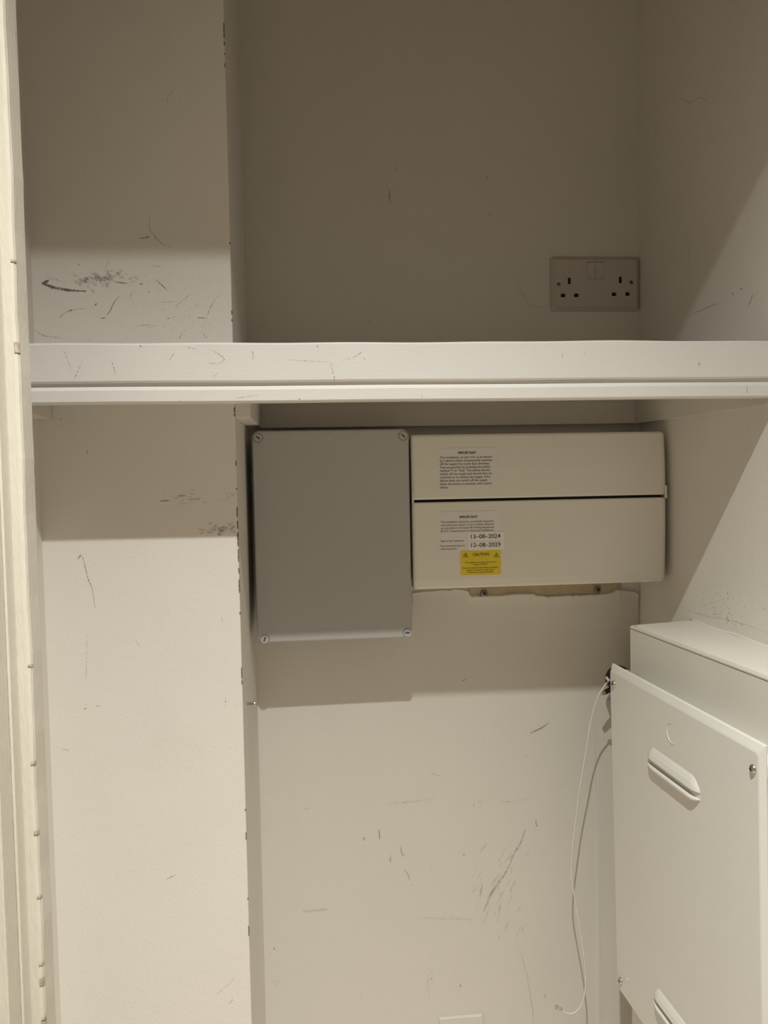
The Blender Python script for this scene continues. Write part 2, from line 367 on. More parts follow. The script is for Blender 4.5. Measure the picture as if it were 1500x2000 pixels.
def fy(z):                                   # front surface of the covers
    P = [(.059, .0048), (.040, .0028), (.012, .0008), (-.02, 0), (-.08, 0), (-.125, .0008), (-.155, .0024), (-.1655, .0042)]
    for (za, ya), (zb, yb) in zip(P, P[1:]):
        if za >= z >= zb: return YB+ya+(yb-ya)*(za-z)/(za-zb)
    return YB
def sticker(name, pxr, m, label, lift=.0004):
    (xa, ya), (xb, yb) = pxr; p, q = at(xa, ya, YB), at(xb, yb, YB); b = bmesh.new(); n = 5
    g = []
    for i in range(n+1):
        z = p.z+(q.z-p.z)*i/n; y = fy(z)-lift; g.append([(p.x, y, z), (q.x, y, z), (q.x, y+lift*.8, z), (p.x, y+lift*.8, z)])
    loft(b, g); return obj(name, b, m, cu, label=label)
def text(s, x, y, width, height, m, parent, align='LEFT', bold=0, lift=.0006, name='lettering'):
    """line of print: x,y = pixel of its left/centre on the baseline, width/height in pixels; scaled to fit"""
    c = bpy.data.curves.new('t', 'FONT'); c.body = s; c.size = 1; c.offset = bold; c.resolution_u = 3
    o = bpy.data.objects.new('t', c); COL.objects.link(o); bpy.context.view_layer.update()
    dg = bpy.context.evaluated_depsgraph_get(); me = bpy.data.meshes.new_from_object(o.evaluated_get(dg))
    bpy.data.objects.remove(o)
    X = [v.co.x for v in me.vertices]; w0, x0_ = max(X)-min(X), min(X)
    k = YB/F; wm = width*k; hm = height*k/.68
    p = at(x, y, YB); ox = p.x-(wm/2 if align == 'CENTER' else 0)
    for v in me.vertices:
        xx = ox+(v.co.x-x0_)/w0*wm; zz = p.z+v.co.y*hm
        v.co = Vector((xx, fy(zz)-lift, zz))
    me.materials.clear(); me.materials.append(m); me.name = name
    o = bpy.data.objects.new(name, me); COL.objects.link(o); o.parent = parent; o.matrix_parent_inverse = parent.matrix_world.inverted()
    return o
st1 = sticker('label_sticker', ((856, 876), (973, 955.5)), m_label, 'clear-edged earth fault notice label on the upper cover')
text('IMPORTANT', 913, 886.6, 36, 5.0, m_ink, st1, 'CENTER', 0); text('IMPORTANT', 913.35, 886.6, 36, 5.0, m_ink, st1, 'CENTER', 0, .0007)
L1 = ['This installation, or part of it, is protected', 'by a device which automatically switches', 'off the supply if an earth fault develops.', "Test six-monthly by pressing the button", "marked 'T' or 'Test'. The device should", 'switch off the supply and should then be', 'switched on to restore the supply. If the', 'device does not switch off the supply', 'when the button is pressed, seek expert', 'advice.']
W1 = [104, 105, 100, 101, 99, 104, 101, 95, 104, 17]
for i, (s, w_) in enumerate(zip(L1, W1)): text(s, 859.3, 895.6+6.5*i, w_, 4.3, m_ink, st1, bold=.004)
st2 = sticker('label_sticker', ((856, 1000), (974, 1080)), m_label, 'periodic inspection notice label with printed dates')
text('IMPORTANT', 915, 1012, 36, 4.8, m_ink, st2, 'CENTER', 0); text('IMPORTANT', 915.35, 1012, 36, 4.8, m_ink, st2, 'CENTER', 0, .0007)
L2 = ['This installation should be periodically inspected', 'and tested and a report on its condition obtained,', 'as prescribed in the latest IEE Wiring Regulations', 'BS 7671 Requirements for Electrical Installations.']
for i, (s, w_) in enumerate(zip(L2, (105, 107, 107, 107))): text(s, 861, 1021.6+5.95*i, w_, 3.7, m_inks, st2, bold=.004)
text('Date of last inspection', 861, 1058.6, 46, 3.6, m_inks, st2, bold=.004)
text('Recommended date of', 861, 1068.2, 48, 3.6, m_inks, st2, bold=.004)
text('next inspection', 861.3, 1074.0, 32, 3.6, m_inks, st2, bold=.004)
d1 = sticker('date_strip', ((914, 1040), (984.5, 1056)), m_tape, 'white strip printed 13-08-2024', .0008)
text('13\u201308\u20132024', 919.7, 1052.0, 59.5, 8.0, m_ink, d1, lift=.0010, bold=.008)
d2 = sticker('date_strip', ((914, 1057.2), (984.5, 1073.5)), m_tape, 'white strip printed 12-08-2029', .0008)
text('12\u201308\u20132029', 920.3, 1068.6, 59.5, 8.0, m_ink, d2, lift=.0010, bold=.008)
st3 = sticker('caution_sticker', ((900, 1076), (978.5, 1122)), m_yel, 'yellow caution sticker with two shock triangles', .0008)
text('CAUTION', 939.3, 1085.4, 33, 5.6, m_ink, st3, 'CENTER', .014, .0010)
for i, (s, w_, y_) in enumerate((('This installation has wiring colours to two', 63, 1099.5), ('versions of BS 7671.', 31, 1103.6), ('Great care should be taken before undertaking', 72, 1110), ('extension, alteration or repair that all', 56, 1114.4), ('conductors are correctly identified.', 52, 1118.7))):
    text(s, 938.5, y_, w_, 2.9, m_ink, st3, 'CENTER', .004, .0010)
for cx in (909.3, 969.5):
    p = at(cx, 1085, YB); k = YB/F; b = bmesh.new(); y = fy(p.z)-.0010
    def tri(s, o=0): return [Vector((p.x+s*6.3*k*math.sin(a), y, p.z+s*6.3*k*math.cos(a)-.0*k)) for a in (0, 2*math.pi/3, -2*math.pi/3)]
    A, B = tri(1), tri(.76); va = [b.verts.new(q) for q in A]; vb = [b.verts.new(q) for q in B]
    for i in range(3): b.faces.new((va[i], va[(i+1) % 3], vb[(i+1) % 3], vb[i]))
    bolt = [(.6, 3.8), (-1.6, .2), (-.1, .4), (-1.0, -2.6), (1.5, 1.2), (.2, .9), (1.6, 3.8)]
    b.faces.new([b.verts.new((p.x+u*k, y, p.z+v_*k)) for u, v_ in bolt])
    obj('shock_triangle', b, m_ink, st3)

# ------------------------------------------------------------------ bare board strip and torn plaster below the fuse board
p0, p1 = at(916, 1150, BY-.0035), at(1213, 1168, BY-.0035)
mb = tag(obj('mounting_board', box(bmesh.new(), p0.x, p1.x, BY-.0028, BY, p1.z+.0085, -.12), m_ply), 'strip of bare brown board showing below the fuse board', 'board')
for i, (x, y) in enumerate(((946, 1159.5), (1168, 1152))):
    p = at(x, y, BY-.008)
    bm = bmesh.new(); lathe(bm, (p.x, BY-.0035, p.z), (0, -1, 0), [(0, .0030), (.001, .0056), (.0022, .0056), (.0035, .0045), (.0042, .0020)], 20); s_ = obj('board_screw', bm, m_steeld, mb)
    bm = bmesh.new()
    for r_ in (.3, .3+math.pi/2):
        q = box(bmesh.new(), p.x-.0028, p.x+.0028, BY-.0083, BY-.0073, p.z-.0007, p.z+.0007); bmesh.ops.rotate(q, verts=q.verts, cent=(p.x, BY, p.z), matrix=Matrix.Rotation(r_, 3, 'Y')); t_ = bpy.data.meshes.new('t'); q.to_mesh(t_); bm.from_mesh(t_); q.free()
    obj('screw_cross', bm, m_black, s_)
rag = [(20, 112), (60, 108), (100, 104), (140, 101), (180, 96), (200, 96), (236, 100), (243, 92), (290, 93), (335, 100), (341, 122), (356, 131), (420, 129), (520, 126), (560, 121), (600, 118), (660, 116), (705, 118), (728, 128), (765, 130), (785, 134), (800, 130), (860, 129), (900, 126), (935, 127), (948, 121), (960, 127), (1010, 122), (1050, 121), (1100, 118), (1150, 108), (1165, 96), (1188, 93), (1235, 102), (1280, 104), (1300, 122)]
bm = bmesh.new(); rows = []
rs = random.Random(3)
pts = []
for (xa, ya), (xb, yb) in zip(rag, rag[1:]):
    n = max(1, int((xb-xa)/9))
    for i in range(n): t = i/n; pts.append((xa+(xb-xa)*t, ya+(yb-ya)*t+rs.uniform(-1.6, 1.6)))
pts.append(rag[-1])
avg = lambda x: sum(b for a, b in pts if abs(a-x) < 70)/max(1, sum(1 for a, b in pts if abs(a-x) < 70))
for x, y in pts:
    X, Yp = 800+x/2.885, 1120+y/2.885
    p = at(X, Yp, BY-.0085); thick = .0062+rs.uniform(-.001, .001)
    if x < 330 or x > 1200: thick = .0032+rs.uniform(0, .001)
    d = 1 if 330 < x < 1200 else .6
    za = at(X, 1120+avg(x)/2.885, BY-.006).z
    rows.append([bm.verts.new((p.x, BY-.0005, p.z+.001)), bm.verts.new((p.x, BY-thick, p.z-.0002)), bm.verts.new((p.x, BY-thick+.0008, p.z-.0028*d)), bm.verts.new((p.x, BY-(.0028 if d == 1 else .0018), za-.0085)), bm.verts.new((p.x, BY-.0014, za-.022)), bm.verts.new((p.x, BY+.002, za-.085))])
for a, b in zip(rows, rows[1:]):
    for i in range(5): bm.faces.new((a[i], b[i], b[i+1], a[i+1]))
obj('torn_plaster', bm, m_back, wall_back, smooth=True, label='ragged torn plaster edge below the fuse board')

# ------------------------------------------------------------------ boxed-in duct on the right
BZ = -.2185
def bp(x, y, z=BZ):                           # pixel -> point on the level z
    d = fw + rt*(x-750)/F - up*(y-1000)/F; return d*(z/d.z)
A, B_, = bp(1231, 1221), bp(1500, 1322)
kx = (B_.x-A.x)/(A.y-B_.y)
def bx(Y): return A.x+kx*(A.y-Y)
FR = .72
bx_o = empty('boxing', (.5, .9, BOT), 'white painted boxed-in duct with flat top along the right wall', 'duct boxing')
bm = bmesh.new(); prism(bm, [(bx(A.y), A.y), (bx(FR), FR), (bx(FR)+.014, FR), (bx(A.y)+.014, A.y)], BOT, BZ-.0055); obj('side_panel', bm, m_box, bx_o)
bm = bmesh.new(); prism(bm, [(bx(FR)+.014, FR), (rx(FR), FR), (rx(FR), FR+.014), (bx(FR)+.014, FR+.014)], BOT, BZ-.0055); obj('front_panel', bm, m_box, bx_o)
yb = bp(1328, 1212).y
bm = bmesh.new(); prism(bm, [(bx(A.y)-.0005, A.y), (bx(FR)-.0005, FR-.002), (rx(FR), FR-.002), (rx(yb), yb)], BZ-.0055, BZ)
bmesh.ops.bevel(bm, geom=[e for e in bm.edges if abs(e.verts[0].co.z-e.verts[1].co.z) < 1e-6], offset=.0016, segments=2, affect='EDGES')
obj('top_board', bm, m_box, bx_o)
bm = bmesh.new(); tube(bm, [(bx(Y)+.004, Y, BZ+.0002) for Y in [A.y-.004-(A.y-FR-.01)*i/20 for i in range(21)]], .0013, 8); obj('edge_bead', bm, m_box, bx_o, smooth=True)
bm = bmesh.new(); tube(bm, [(rx(Y)-.0005, Y, BZ+.0002+.0006*math.sin(60*Y)) for Y in [yb-(yb-FR-.01)*i/30 for i in range(31)]], .0016, 6); obj('filler_joint', bm, m_wall, bx_o, smooth=True)

# ------------------------------------------------------------------ white metal enclosure with louvred cover on the boxing side
PYf = 1.055
T0 = at(1190.5, 1296, PYf); 
ux = Vector((.060, -1, 0)).normalized()       # along the cover towards the camera
Bf = at(1205.5, 1927, PYf)
vz = (Bf-T0).normalized()                     # down the far edge (the cover hangs a little out of plumb)
nrm = ux.cross(vz).normalized()
if nrm.x > 0: nrm = -nrm                      # outward, to the left
Hh = (Bf-T0).length
def onp(x, y, off=0):                         # pixel -> (s along, t down) on the cover plane
    d = fw + rt*(x-750)/F - up*(y-1000)/F; P = T0+nrm*off; lam = P.dot(nrm)/d.dot(nrm); q = d*lam-T0
    # solve in skew basis ux, vz
    a11, a12, a22 = ux.dot(ux), ux.dot(vz), vz.dot(vz); b1, b2 = q.dot(ux), q.dot(vz); det = a11*a22-a12*a12
    return (b1*a22-b2*a12)/det, (b2*a11-b1*a12)/det
def PP(s, t, o=0): return T0+ux*s+vz*t+nrm*o
Ws = onp(1491, 1700)[0]
enc = empty('metal_enclosure', T0+vz*Hh, 'white sheet metal enclosure with louvred cover screwed to the duct boxing', 'enclosure')
bm = bmesh.new(); e_ = .012
def rr2(ins, o, r, lo=0):
    out = []
    for x, z in rrect(Ws/2, Hh/2, Ws-2*ins, Hh-2*ins, max(r, .0005), 4): out.append(PP(x, z, o))
    return out
# tray: lip -> fold -> face; the fold along the top is a broad sloped band
def facering(top, side, far, bot, o, r):
    x0_, x1_, z0_, z1_ = far, Ws-side, top, Hh-bot
    return [PP(x, z, o) for x, z in rrect((x0_+x1_)/2, (z0_+z1_)/2, x1_-x0_, z1_-z0_, max(r, .0004), 4)]
rings = [facering(0, 0, 0, 0, -.0060, .001), facering(0, 0, 0, 0, -.0045, .001), facering(.0012, .0010, .0003, .0005, -.0035, .0015),
         facering(.0085, .0050, .0010, .001, -.0006, .004), facering(.0105, .0068, .0015, .0015, 0, .004)]
loft(bm, rings)
cov = obj('cover', bm, m_sheet, enc)
bm = bmesh.new(); c0 = []
q = [PP(.03, .03, -.006), PP(Ws-.02, .03, -.006), PP(Ws-.02, Hh-.03, -.006), PP(.03, Hh-.03, -.006)]
q2 = [Vector((bx(p.y), p.y, p.z)) for p in q]
loft(bm, [q, q2]); obj('enclosure_body', bm, m_sheet, enc)
def louvre(x0p, y0p, x1p, y1p, hw, first):
    s0, t0 = onp(x0p, y0p); s1, t1 = onp(x1p, y1p); t0 = t1 = (t0+t1)/2 if first else t0
    N_ = 28; hood = bmesh.new(); prof = [(-1.0, 0), (-.80, .0016), (-.45, .0038), (-.08, .0052), (0, .0052), (0, -.0005)]
    rings = []
    for i in range(N_+1):
        u = i/N_; s = s0+(s1-s0)*u; e = min(u, 1-u)*N_/4; k_ = math.sin(min(1, e)*math.pi/2)**.8 if e < 1 else 1
        rings.append([PP(s, t0+hw*a*max(k_, .08), (o*k_ if o > 0 else o)) for a, o in prof])
    loft(hood, rings); h = obj('louvre', hood, m_sheet, enc)
    low = bmesh.new(); rings = []
    prof2 = [(.50, -.0005), (.50, .0046), (.62, .0058), (.78, .0055), (.82, 0)]
    for i in range(N_+1):
        u = i/N_; s = s0+(s1-s0)*u; e = min(u, 1-u)*N_/4; k_ = math.sin(min(1, e)*math.pi/2)**.8 if e < 1 else 1
        rings.append([PP(s, t0+hw*(.5+(a-.5)*max(k_, .08)), (o*k_ if o > 0 else o)) for a, o in prof2])
    loft(low, rings); obj('louvre', low, m_sheet, enc)
    sl = bmesh.new(); loft(sl, [[PP(s0+.003, t0-.0002, .0003), PP(s1-.003, t0-.0002, .0003), PP(s1-.003, t0+hw*.5, .0003), PP(s0+.003, t0+hw*.5, .0003)], [PP(s0+.003, t0, -.0005), PP(s1-.003, t0, -.0005), PP(s1-.003, t0+hw*.5, -.0005), PP(s0+.003, t0+hw*.5, -.0005)]])
    obj('louvre_slot', sl, m_sheet, enc)
louvre(1265, 1478, 1368, 1546, .0155, True)
louvre(1277, 1932, 1380, 2085, .0155, True)
for x, y, r_ in ((1199, 1336, .0048), (1471.5, 1502, .0048), (1212.5, 1915.5, .0048)):
    s, t = onp(x, y); c = PP(s, t, 0)
    bm = bmesh.new(); lathe(bm, c, nrm, [(0, r_), (.0008, r_), (.0022, r_*.82), (.0031, r_*.4), (.0033, .0002)], 20); s_ = obj('cover_screw', bm, m_steel, enc, smooth=True)
    bm = bmesh.new()
    for aa, bb2 in (((1, 0), (0, 1)), ((0, 1), (1, 0))):
        P_ = [c+nrm*.0034+ux*(aa[0]*q_*.0023+bb2[0]*w_*.0005)+vz*(aa[1]*q_*.0023+bb2[1]*w_*.0005) for q_, w_ in ((-1, -1), (1, -1), (1, 1), (-1, 1))]
        loft(bm, [P_, [p-nrm*.0012 for p in P_]])
    obj('screw_cross', bm, m_black, s_)
# half-pressed knockout arc, and a little dent by the lower screw
s, t = onp(1313, 1433); bm = bmesh.new()
tube(bm, [PP(s+.0125*math.cos(math.radians(a)), t+.0125*math.sin(math.radians(a)), .0002) for a in range(60, 285, 9)], [.0008*math.sin(math.pi*(i+.6)/26) for i in range(25)], 6); obj('knockout_mark', bm, m_sheet, enc, smooth=True)
s, t = onp(1225, 1913); bm = bmesh.new(); lathe(bm, PP(s, t, -.0002), nrm, [(0, .003), (.0006, .0022), (.0008, .0005)], 12); obj('paint_blister', bm, m_sheet, enc, smooth=True)

# ------------------------------------------------------------------ black connector behind the enclosure, thin cable
cn_c = at(1209, 1326, 1.190)
conn = empty('cable_connector', cn_c, 'black round connector tucked behind top corner of the white metal cover', 'connector')
bm = bmesh.new(); lathe(bm, cn_c+Vector((0, .008, 0)), (0, -1, 0), [(0, .012), (.001, .0198), (.003, .0212), (.012, .0212), (.015, .0195), (.016, .010)], 32); obj('connector_body', bm, m_black, conn, smooth=False)
bm = bmesh.new(); tube(bm, [at(1222, 1330, BY+.001), cn_c+Vector((.004, .006, 0))], [.008, .008], 14); obj('wall_stem', bm, m_black, conn)
q0, q1, q2 = at(1192, 1347, 1.184), at(1181, 1352.5, 1.178), at(1176, 1355.5, 1.176)
bm = bmesh.new(); tube(bm, [cn_c+Vector((-.004, -.004, -.010)), q0, q1], [.004, .0042, .0038], 12); obj('plug_arm', bm, m_black, conn)
bm = bmesh.new(); tube(bm, [q1, q2], [.0033, .0028], 12); obj('plug_tip', bm, m_steel, conn)
bm = bmesh.new(); tube(bm, [at(1222, 1309, 1.14), at(1228, 1310, 1.145), at(1236, 1315, 1.15)], .0012, 8); obj('cable_tie', bm, m_cable, conn)
bm = bmesh.new(); z0_ = at(1184.5, 1323, 1.135); z1_ = at(1188.5, 1328.5, 1.135); tube(bm, [z0_, z1_], [.0020, .0020], 8); obj('tie_tail', bm, m_cable, conn)
W_ = [(1191, 1327, .096), (1182, 1338, .096), (1170, 1357, .094), (1160, 1385, .091), (1152, 1420, .088), (1146, 1460, .084), (1139, 1500, .080), (1131, 1550, .076), (1125, 1600, .072), (1119, 1650, .069), (1116, 1695, .067), (1118, 1725, .067), (1122, 1750, .067), (1129, 1790, .066), (1136, 1830, .066), (1141, 1870, .066), (1144, 1905, .065), (1142, 1940, .064), (1134, 1966, .062), (1119, 1979, .060), (1106, 1978, .059), (1098, 1972, .058)]
bm = bmesh.new(); tube(bm, smoothpath([at(x, y, BY-d) for x, y, d in W_]), .00115, 8)
cab = tag(obj('thin_cable', bm, m_cable, smooth=True), 'thin white cable hanging from the black connector down the back wall', 'cable')
bm = bmesh.new(); rs = random.Random(5)
c = at(1099, 1973, BY-.058); c2 = at(1088, 1966, BY-.056)
tube(bm, [c, c.lerp(c2, .4), c2], [.0018, .0034, .0036], 4)
for i in range(6):
    d = Vector((rs.uniform(-1, -.1), rs.uniform(-.3, .3), rs.uniform(-1, 1))).normalized()
    tube(bm, [c2, c2+d*.003+Vector((0, -.001, 0)), c2+d*.0055], [.0008, .0006, .0003], 5)
obj('cable_plug', bm, m_plug, cab, label='small grubby clear plug')

# screw standing out of the pier's side
bm = bmesh.new(); k1 = at(482, 1382, 1.045)
base = Vector((PX, 1.062, k1.z)); scr = empty('screw', base, 'small zinc screw sticking out of the pier side below the grey box', 'screw')
bm = bmesh.new(); pr = [(-.001, .0018)]
for i in range(9): pr += [(.0008+i*.0009, .0021), (.00125+i*.0009, .0015)]
pr += [(.0095, .0018)]
lathe(bm, base, (1, 0, 0), pr, 12); obj('screw_shank', bm, m_steel, scr)
bm = bmesh.new(); lathe(bm, base, (1, 0, 0), [(.0092, .002), (.0105, .0040), (.0118, .0038), (.0128, .0015)], 16); obj('screw_head', bm, m_steel, scr)

# painted-over plate low on the wall, little painted plug, raised strip on the right
a_, b_ = at(857, 1987, BY), at(944, 2070, BY)
bm = bmesh.new(); plate(bm, (a_.x+b_.x)/2, (a_.z+b_.z)/2, b_.x-a_.x, a_.z-b_.z, .003, BY+.001, BY-.0045, .0012)
tag(obj('blanking_plate', bm, m_back), 'painted-over blanking plate low on the back wall at the bottom edge', 'cover plate')
p = at(540, 1916, BY); bm = bmesh.new()
loft(bm, [[Vector((p.x+r_*math.cos(math.pi/3*k+.2), BY-d, p.z+r_*math.sin(math.pi/3*k+.2))) for k in range(6)] for r_, d in ((.0048, -.001), (.0048, .0012), (.0036, .0014), (.0034, .0004), (.0002, .0003))])
tag(obj('wall_plug', bm, m_back), 'small painted-over hexagonal plug low on the back wall by the pier', 'wall plug')
p, q = at(1157, 1500, BY), at(1169, 1990, BY)
bm = bmesh.new(); xl = (p.x+q.x)/2
loft(bm, [[Vector((x, BY-d*k_, z)) for x, d in ((xl, -.003), (xl+.001, .0022), (xl+.004, .0026), (xl+.012, .0018), (RX, .0006), (RX, -.003))] for z, k_ in ((BOT, 1), (-.85, 1), (-.62, .55), (-.38, -.35))])
obj('skim_patch', bm, m_back, wall_back)

# ------------------------------------------------------------------ scuffs, scratches and chips (real marks on the paint)
def ribbon(bm, P, wd, n):
    P = [Vector(p) for p in P]; m_ = len(P); L_, R_ = [], []
    for i, p in enumerate(P):
        t = (P[min(i+1, m_-1)]-P[max(i-1, 0)]).normalized(); s = t.cross(n).normalized()
        ww = wd*(.25+.75*math.sin(math.pi*(i+.5)/m_))*random.uniform(.7, 1.2)
        L_.append(bm.verts.new(p+s*ww/2)); R_.append(bm.verts.new(p-s*ww/2))
    for i in range(m_-1): bm.faces.new((L_[i], L_[i+1], R_[i+1], R_[i]))
nY = Vector((0, -1, 0)); nR = Vector((-1, -RK, 0)).normalized()
def marks(name, parent, m, items, proj, n):
    bm = bmesh.new()
    for pts, wd in items:
        pp = smoothpath([proj(x, y) for x, y in pts], 5); ribbon(bm, pp, wd*PY/F, n)
    return obj(name, bm, m, parent, kind='stuff')
pj = lambda x, y: at(x, y, PY-.0003)
bj = lambda x, y: at(x, y, BY-.0016)
rj = lambda x, y: atw(x, y, off=.0004)
def c7(l): return [(60+x/3.75, 460+y/3.75) for x, y in l]
dark = [(c7([(78, 340), (110, 358), (160, 378), (230, 392), (300, 402), (405, 408)]), 5.5), (c7([(92, 347), (112, 338), (132, 328)]), 5), (c7([(78, 348), (92, 354), (108, 356)]), 5),
        (c7([(648, 447), (610, 490), (585, 545), (558, 583)]), 1.5), (c7([(470, 512), (484, 499)]), 2.8), (c7([(508, 607), (552, 602)]), 1.6), (c7([(615, 340), (660, 345), (710, 352)]), 2.2), (c7([(912, 320), (960, 362), (1002, 402)]), 1.5),
        (c7([(1220, 601), (1275, 604)]), 1.4), (c7([(275, 552), (305, 546)]), 2), ([(272, 466), (288, 463), (291, 461)], 1.8), (c7([(1002, 603), (1012, 607)]), 2.4), (c7([(858, 414), (870, 410)]), 2), (c7([(795, 358), (820, 354)]), 2), (c7([(350, 213), (356, 216)]), 3)]
marks('scuff_marks', wall_pier, m_scuff, dark, pj, nY)
fine = [(c7([(300, 545), (350, 540), (410, 533)]), 1.1), (c7([(210, 603), (240, 575), (275, 553)]), 1.1), (c7([(30, 695), (100, 735), (150, 740), (220, 752)]), 1.6), (c7([(885, 222), (930, 224), (955, 230)]), 1.2),
        ([(293, 420), (292, 447), (300, 458), (306, 470)], 1.3), ([(300, 455), (316, 476), (338, 484)], .9), ([(340, 176), (328, 190), (326, 205)], 1), (c7([(1405, 425), (1340, 480), (1300, 570), (1270, 660)]), 1.0), (c7([(1255, 700), (1275, 735), (1300, 755)]), 1.2),
        (c7([(940, 490), (1000, 488), (1070, 482)]), 1.0), (c7([(1175, 430), (1130, 460), (1070, 510)]), 1), (c7([(740, 390), (732, 470)]), 1.2), (c7([(545, 250), (575, 170)]), .8), (c7([(1085, 760), (1110, 715)]), 1.2), (c7([(780, 662), (850, 655), (920, 662)]), .9), (c7([(110, 310), (180, 322), (250, 350)]), 1.1),
        ([(160, 1085), (166, 1105), (172, 1130), (180, 1150), (186, 1190)], 2), ([(170, 1240), (168, 1330)], .8), ([(158, 1083), (152, 1092)], 3), ([(163, 1385), (170, 1383)], 1.6), ([(187, 1378), (196, 1380)], 1.4), ([(325, 1718), (343, 1708)], 1.4), ([(120, 1462), (135, 1466)], 1.2), ([(291, 1633), (293, 1640)], 1.6), ([(455, 1952), (446, 1962)], 1),
        ([(457, 1910), (448, 1921), (420, 1945)], .9), ([(440, 1365), (441, 1380)], 1.3), ([(432, 1205), (436, 1215)], 1.4), ([(170, 880), (171, 888)], 1.6), ([(265, 1250), (272, 1262)], 1)]
marks('fine_scratches', wall_pier, m_pencil, fine, pj, nY)
rs = random.Random(11); soft = []
for i in range(95):
    x = rs.gauss(500, 95); y = 310+rs.gauss(0, 22)-(x-500)*.10; l = rs.uniform(14, 40); a = rs.uniform(-.2, 1.1)
    soft.append((c7([(x, y), (x+l*math.cos(a)*.5, y+l*math.sin(a)*.5), (x+l*math.cos(a), y+l*math.sin(a))]), rs.uniform(2, 6)))
for i in range(50):
    x = rs.uniform(700, 1350); y = rs.uniform(280, 700); l = rs.uniform(8, 30); a = rs.uniform(-1.3, 1.3)
    soft.append((c7([(x, y), (x+l*math.cos(a), y+l*math.sin(a))]), rs.uniform(.7, 1.6)))
for i in range(45):                          # grubby patch by the pier's edge, just above the shadow line
    x = rs.gauss(428, 24); y = 1034+rs.gauss(0, 5)-(x-420)*.08
    if x > 463: continue
    soft.append(([(x, y), (x+rs.uniform(3, 10), y+rs.uniform(-2, 3))], rs.uniform(2, 6)))
for i in range(30):
    x = rs.uniform(310, 455); y = 972+rs.gauss(0, 7)
    soft.append(([(x, y), (x+rs.uniform(3, 14), y+rs.uniform(-2, 2))], rs.uniform(.8, 2.2)))
marks('grubby_smears', wall_pier, m_smear, soft, pj, nY)
marks('scuff_marks', wall_pier, m_scuff, [([(311, 979), (322, 978), (333, 978)], 1.6), ([(347, 969), (362, 968)], 2), ([(368, 976), (392, 974)], 1.4), ([(118, 815), (119, 822)], 1)], pj, nY)
# chips on the pier arris: dark bare patches wrapped over the edge
chips = [(60, .8, 30), (85, 1.2, 8), (106, 1.4, 3), (128, 1, 8), (475, 1.2, 4), (610, 2, 8), (625, 1.4, 4), (800, 1.6, 9), (810, 1.2, 6), (905, 1.2, 10), (955, 2, 4), (1000, 1.8, 20), (1025, 1.6, 16), (1048, 4.2, 16), (1062, 3, 10), (1085, 1.8, 24), (1115, 1.2, 10), (1145, 2.2, 26), (1198, 1.6, 5), (1315, 1.6, 22), (1333, 1.8, 8), (1583, 1.6, 4), (1634, 2.2, 14), (1757, 1.6, 4), (1820, 1, 20)]
bm = bmesh.new(); rs = random.Random(2)
for y, wd, ln in chips:
    n_ = max(3, int(ln/3)); P_ = []
    for i in range(n_+1):
        yy = y-ln/2+ln*i/n_; z = at(460, yy, PY).z; wv = .6*wd*PY/F*(.2+.8*math.sin(math.pi*(i+.5)/(n_+1)))*rs.uniform(.15, 1.4)
        c0 = (PX-.0011, PY-.00025); P_.append([(PX-.0009-wv*.5, PY-.0002, z), (PX-.00035, PY+.00015, z), (PX+.0002, PY+.0008+wv*.3, z), (PX+.0003, PY+.0010+wv*.8, z)])
    V = [[bm.verts.new(q) for q in r] for r in P_]
    for a, b in zip(V, V[1:]):
        for i in range(3): bm.faces.new((a[i], a[i+1], b[i+1], b[i]))
m_chip = mat('bare_chip', (.22, .18, .145), .9, .25, 300, 0)
obj('edge_chips', bm, m_chip, wall_pier, kind='stuff')
# back wall marks
bmk = [([(760, 370), (761, 385), (763, 398)], 2), ([(773, 325), (773, 334)], 1.3), ([(951, 346), (953, 349)], 2.5), ([(720, 628), (722, 630)], 2.5), ([(955, 418), (958, 421)], 2), ([(1035, 1432), (1055, 1423), (1072, 1412)], 2.2),
       ([(903, 1330), (910, 1327)], 1.6), ([(763, 1670), (762, 1680), (766, 1684)], 1.4), ([(782, 1652), (785, 1667), (790, 1672)], 1.4), ([(1046, 1600), (1048, 1612), (1052, 1614)], 1.6), ([(905, 1668), (907, 1672)], 2), ([(740, 1620), (742, 1640)], 1.6), ([(708, 1641), (713, 1635)], 1.6), ([(789, 1567), (791, 1568)], 2.4), ([(535, 1850), (536, 1855)], 2), ([(842, 1911), (844, 1912)], 3.2), ([(898, 1922), (901, 1928)], 2), ([(790, 1700), (797, 1708), (800, 1720)], 1.2), ([(1062, 1942), (1067, 1948)], 1.4)]
marks('scuff_marks', wall_back, m_scuff, bmk, bj, nY)
bfine = [([(1000, 532), (1015, 560), (1030, 590), (1045, 598), (1068, 602)], 1.2), ([(1012, 560), (1020, 580)], 1), ([(1009, 1655), (990, 1700), (960, 1745), (945, 1780)], 3), ([(1026, 1620), (1015, 1650), (995, 1680)], 2.5), ([(850, 1893), (838, 1903), (836, 1925), (838, 1955)], 1), ([(815, 1793), (880, 1794), (930, 1796)], 1.2), ([(755, 1570), (800, 1566), (850, 1560)], 1), ([(975, 1565), (1000, 1566), (1030, 1560)], 1), ([(925, 1568), (926, 1578)], 1.4), ([(840, 1510), (860, 1516)], 1), ([(590, 1780), (640, 1776)], 2), ([(1010, 1840), (1028, 1900), (1040, 1970), (1042, 2000)], 1.2), ([(595, 1580), (604, 1578)], 1.2)]
marks('fine_scratches', wall_back, m_pencil, bfine, bj, nY)
rs = random.Random(21); bs = []
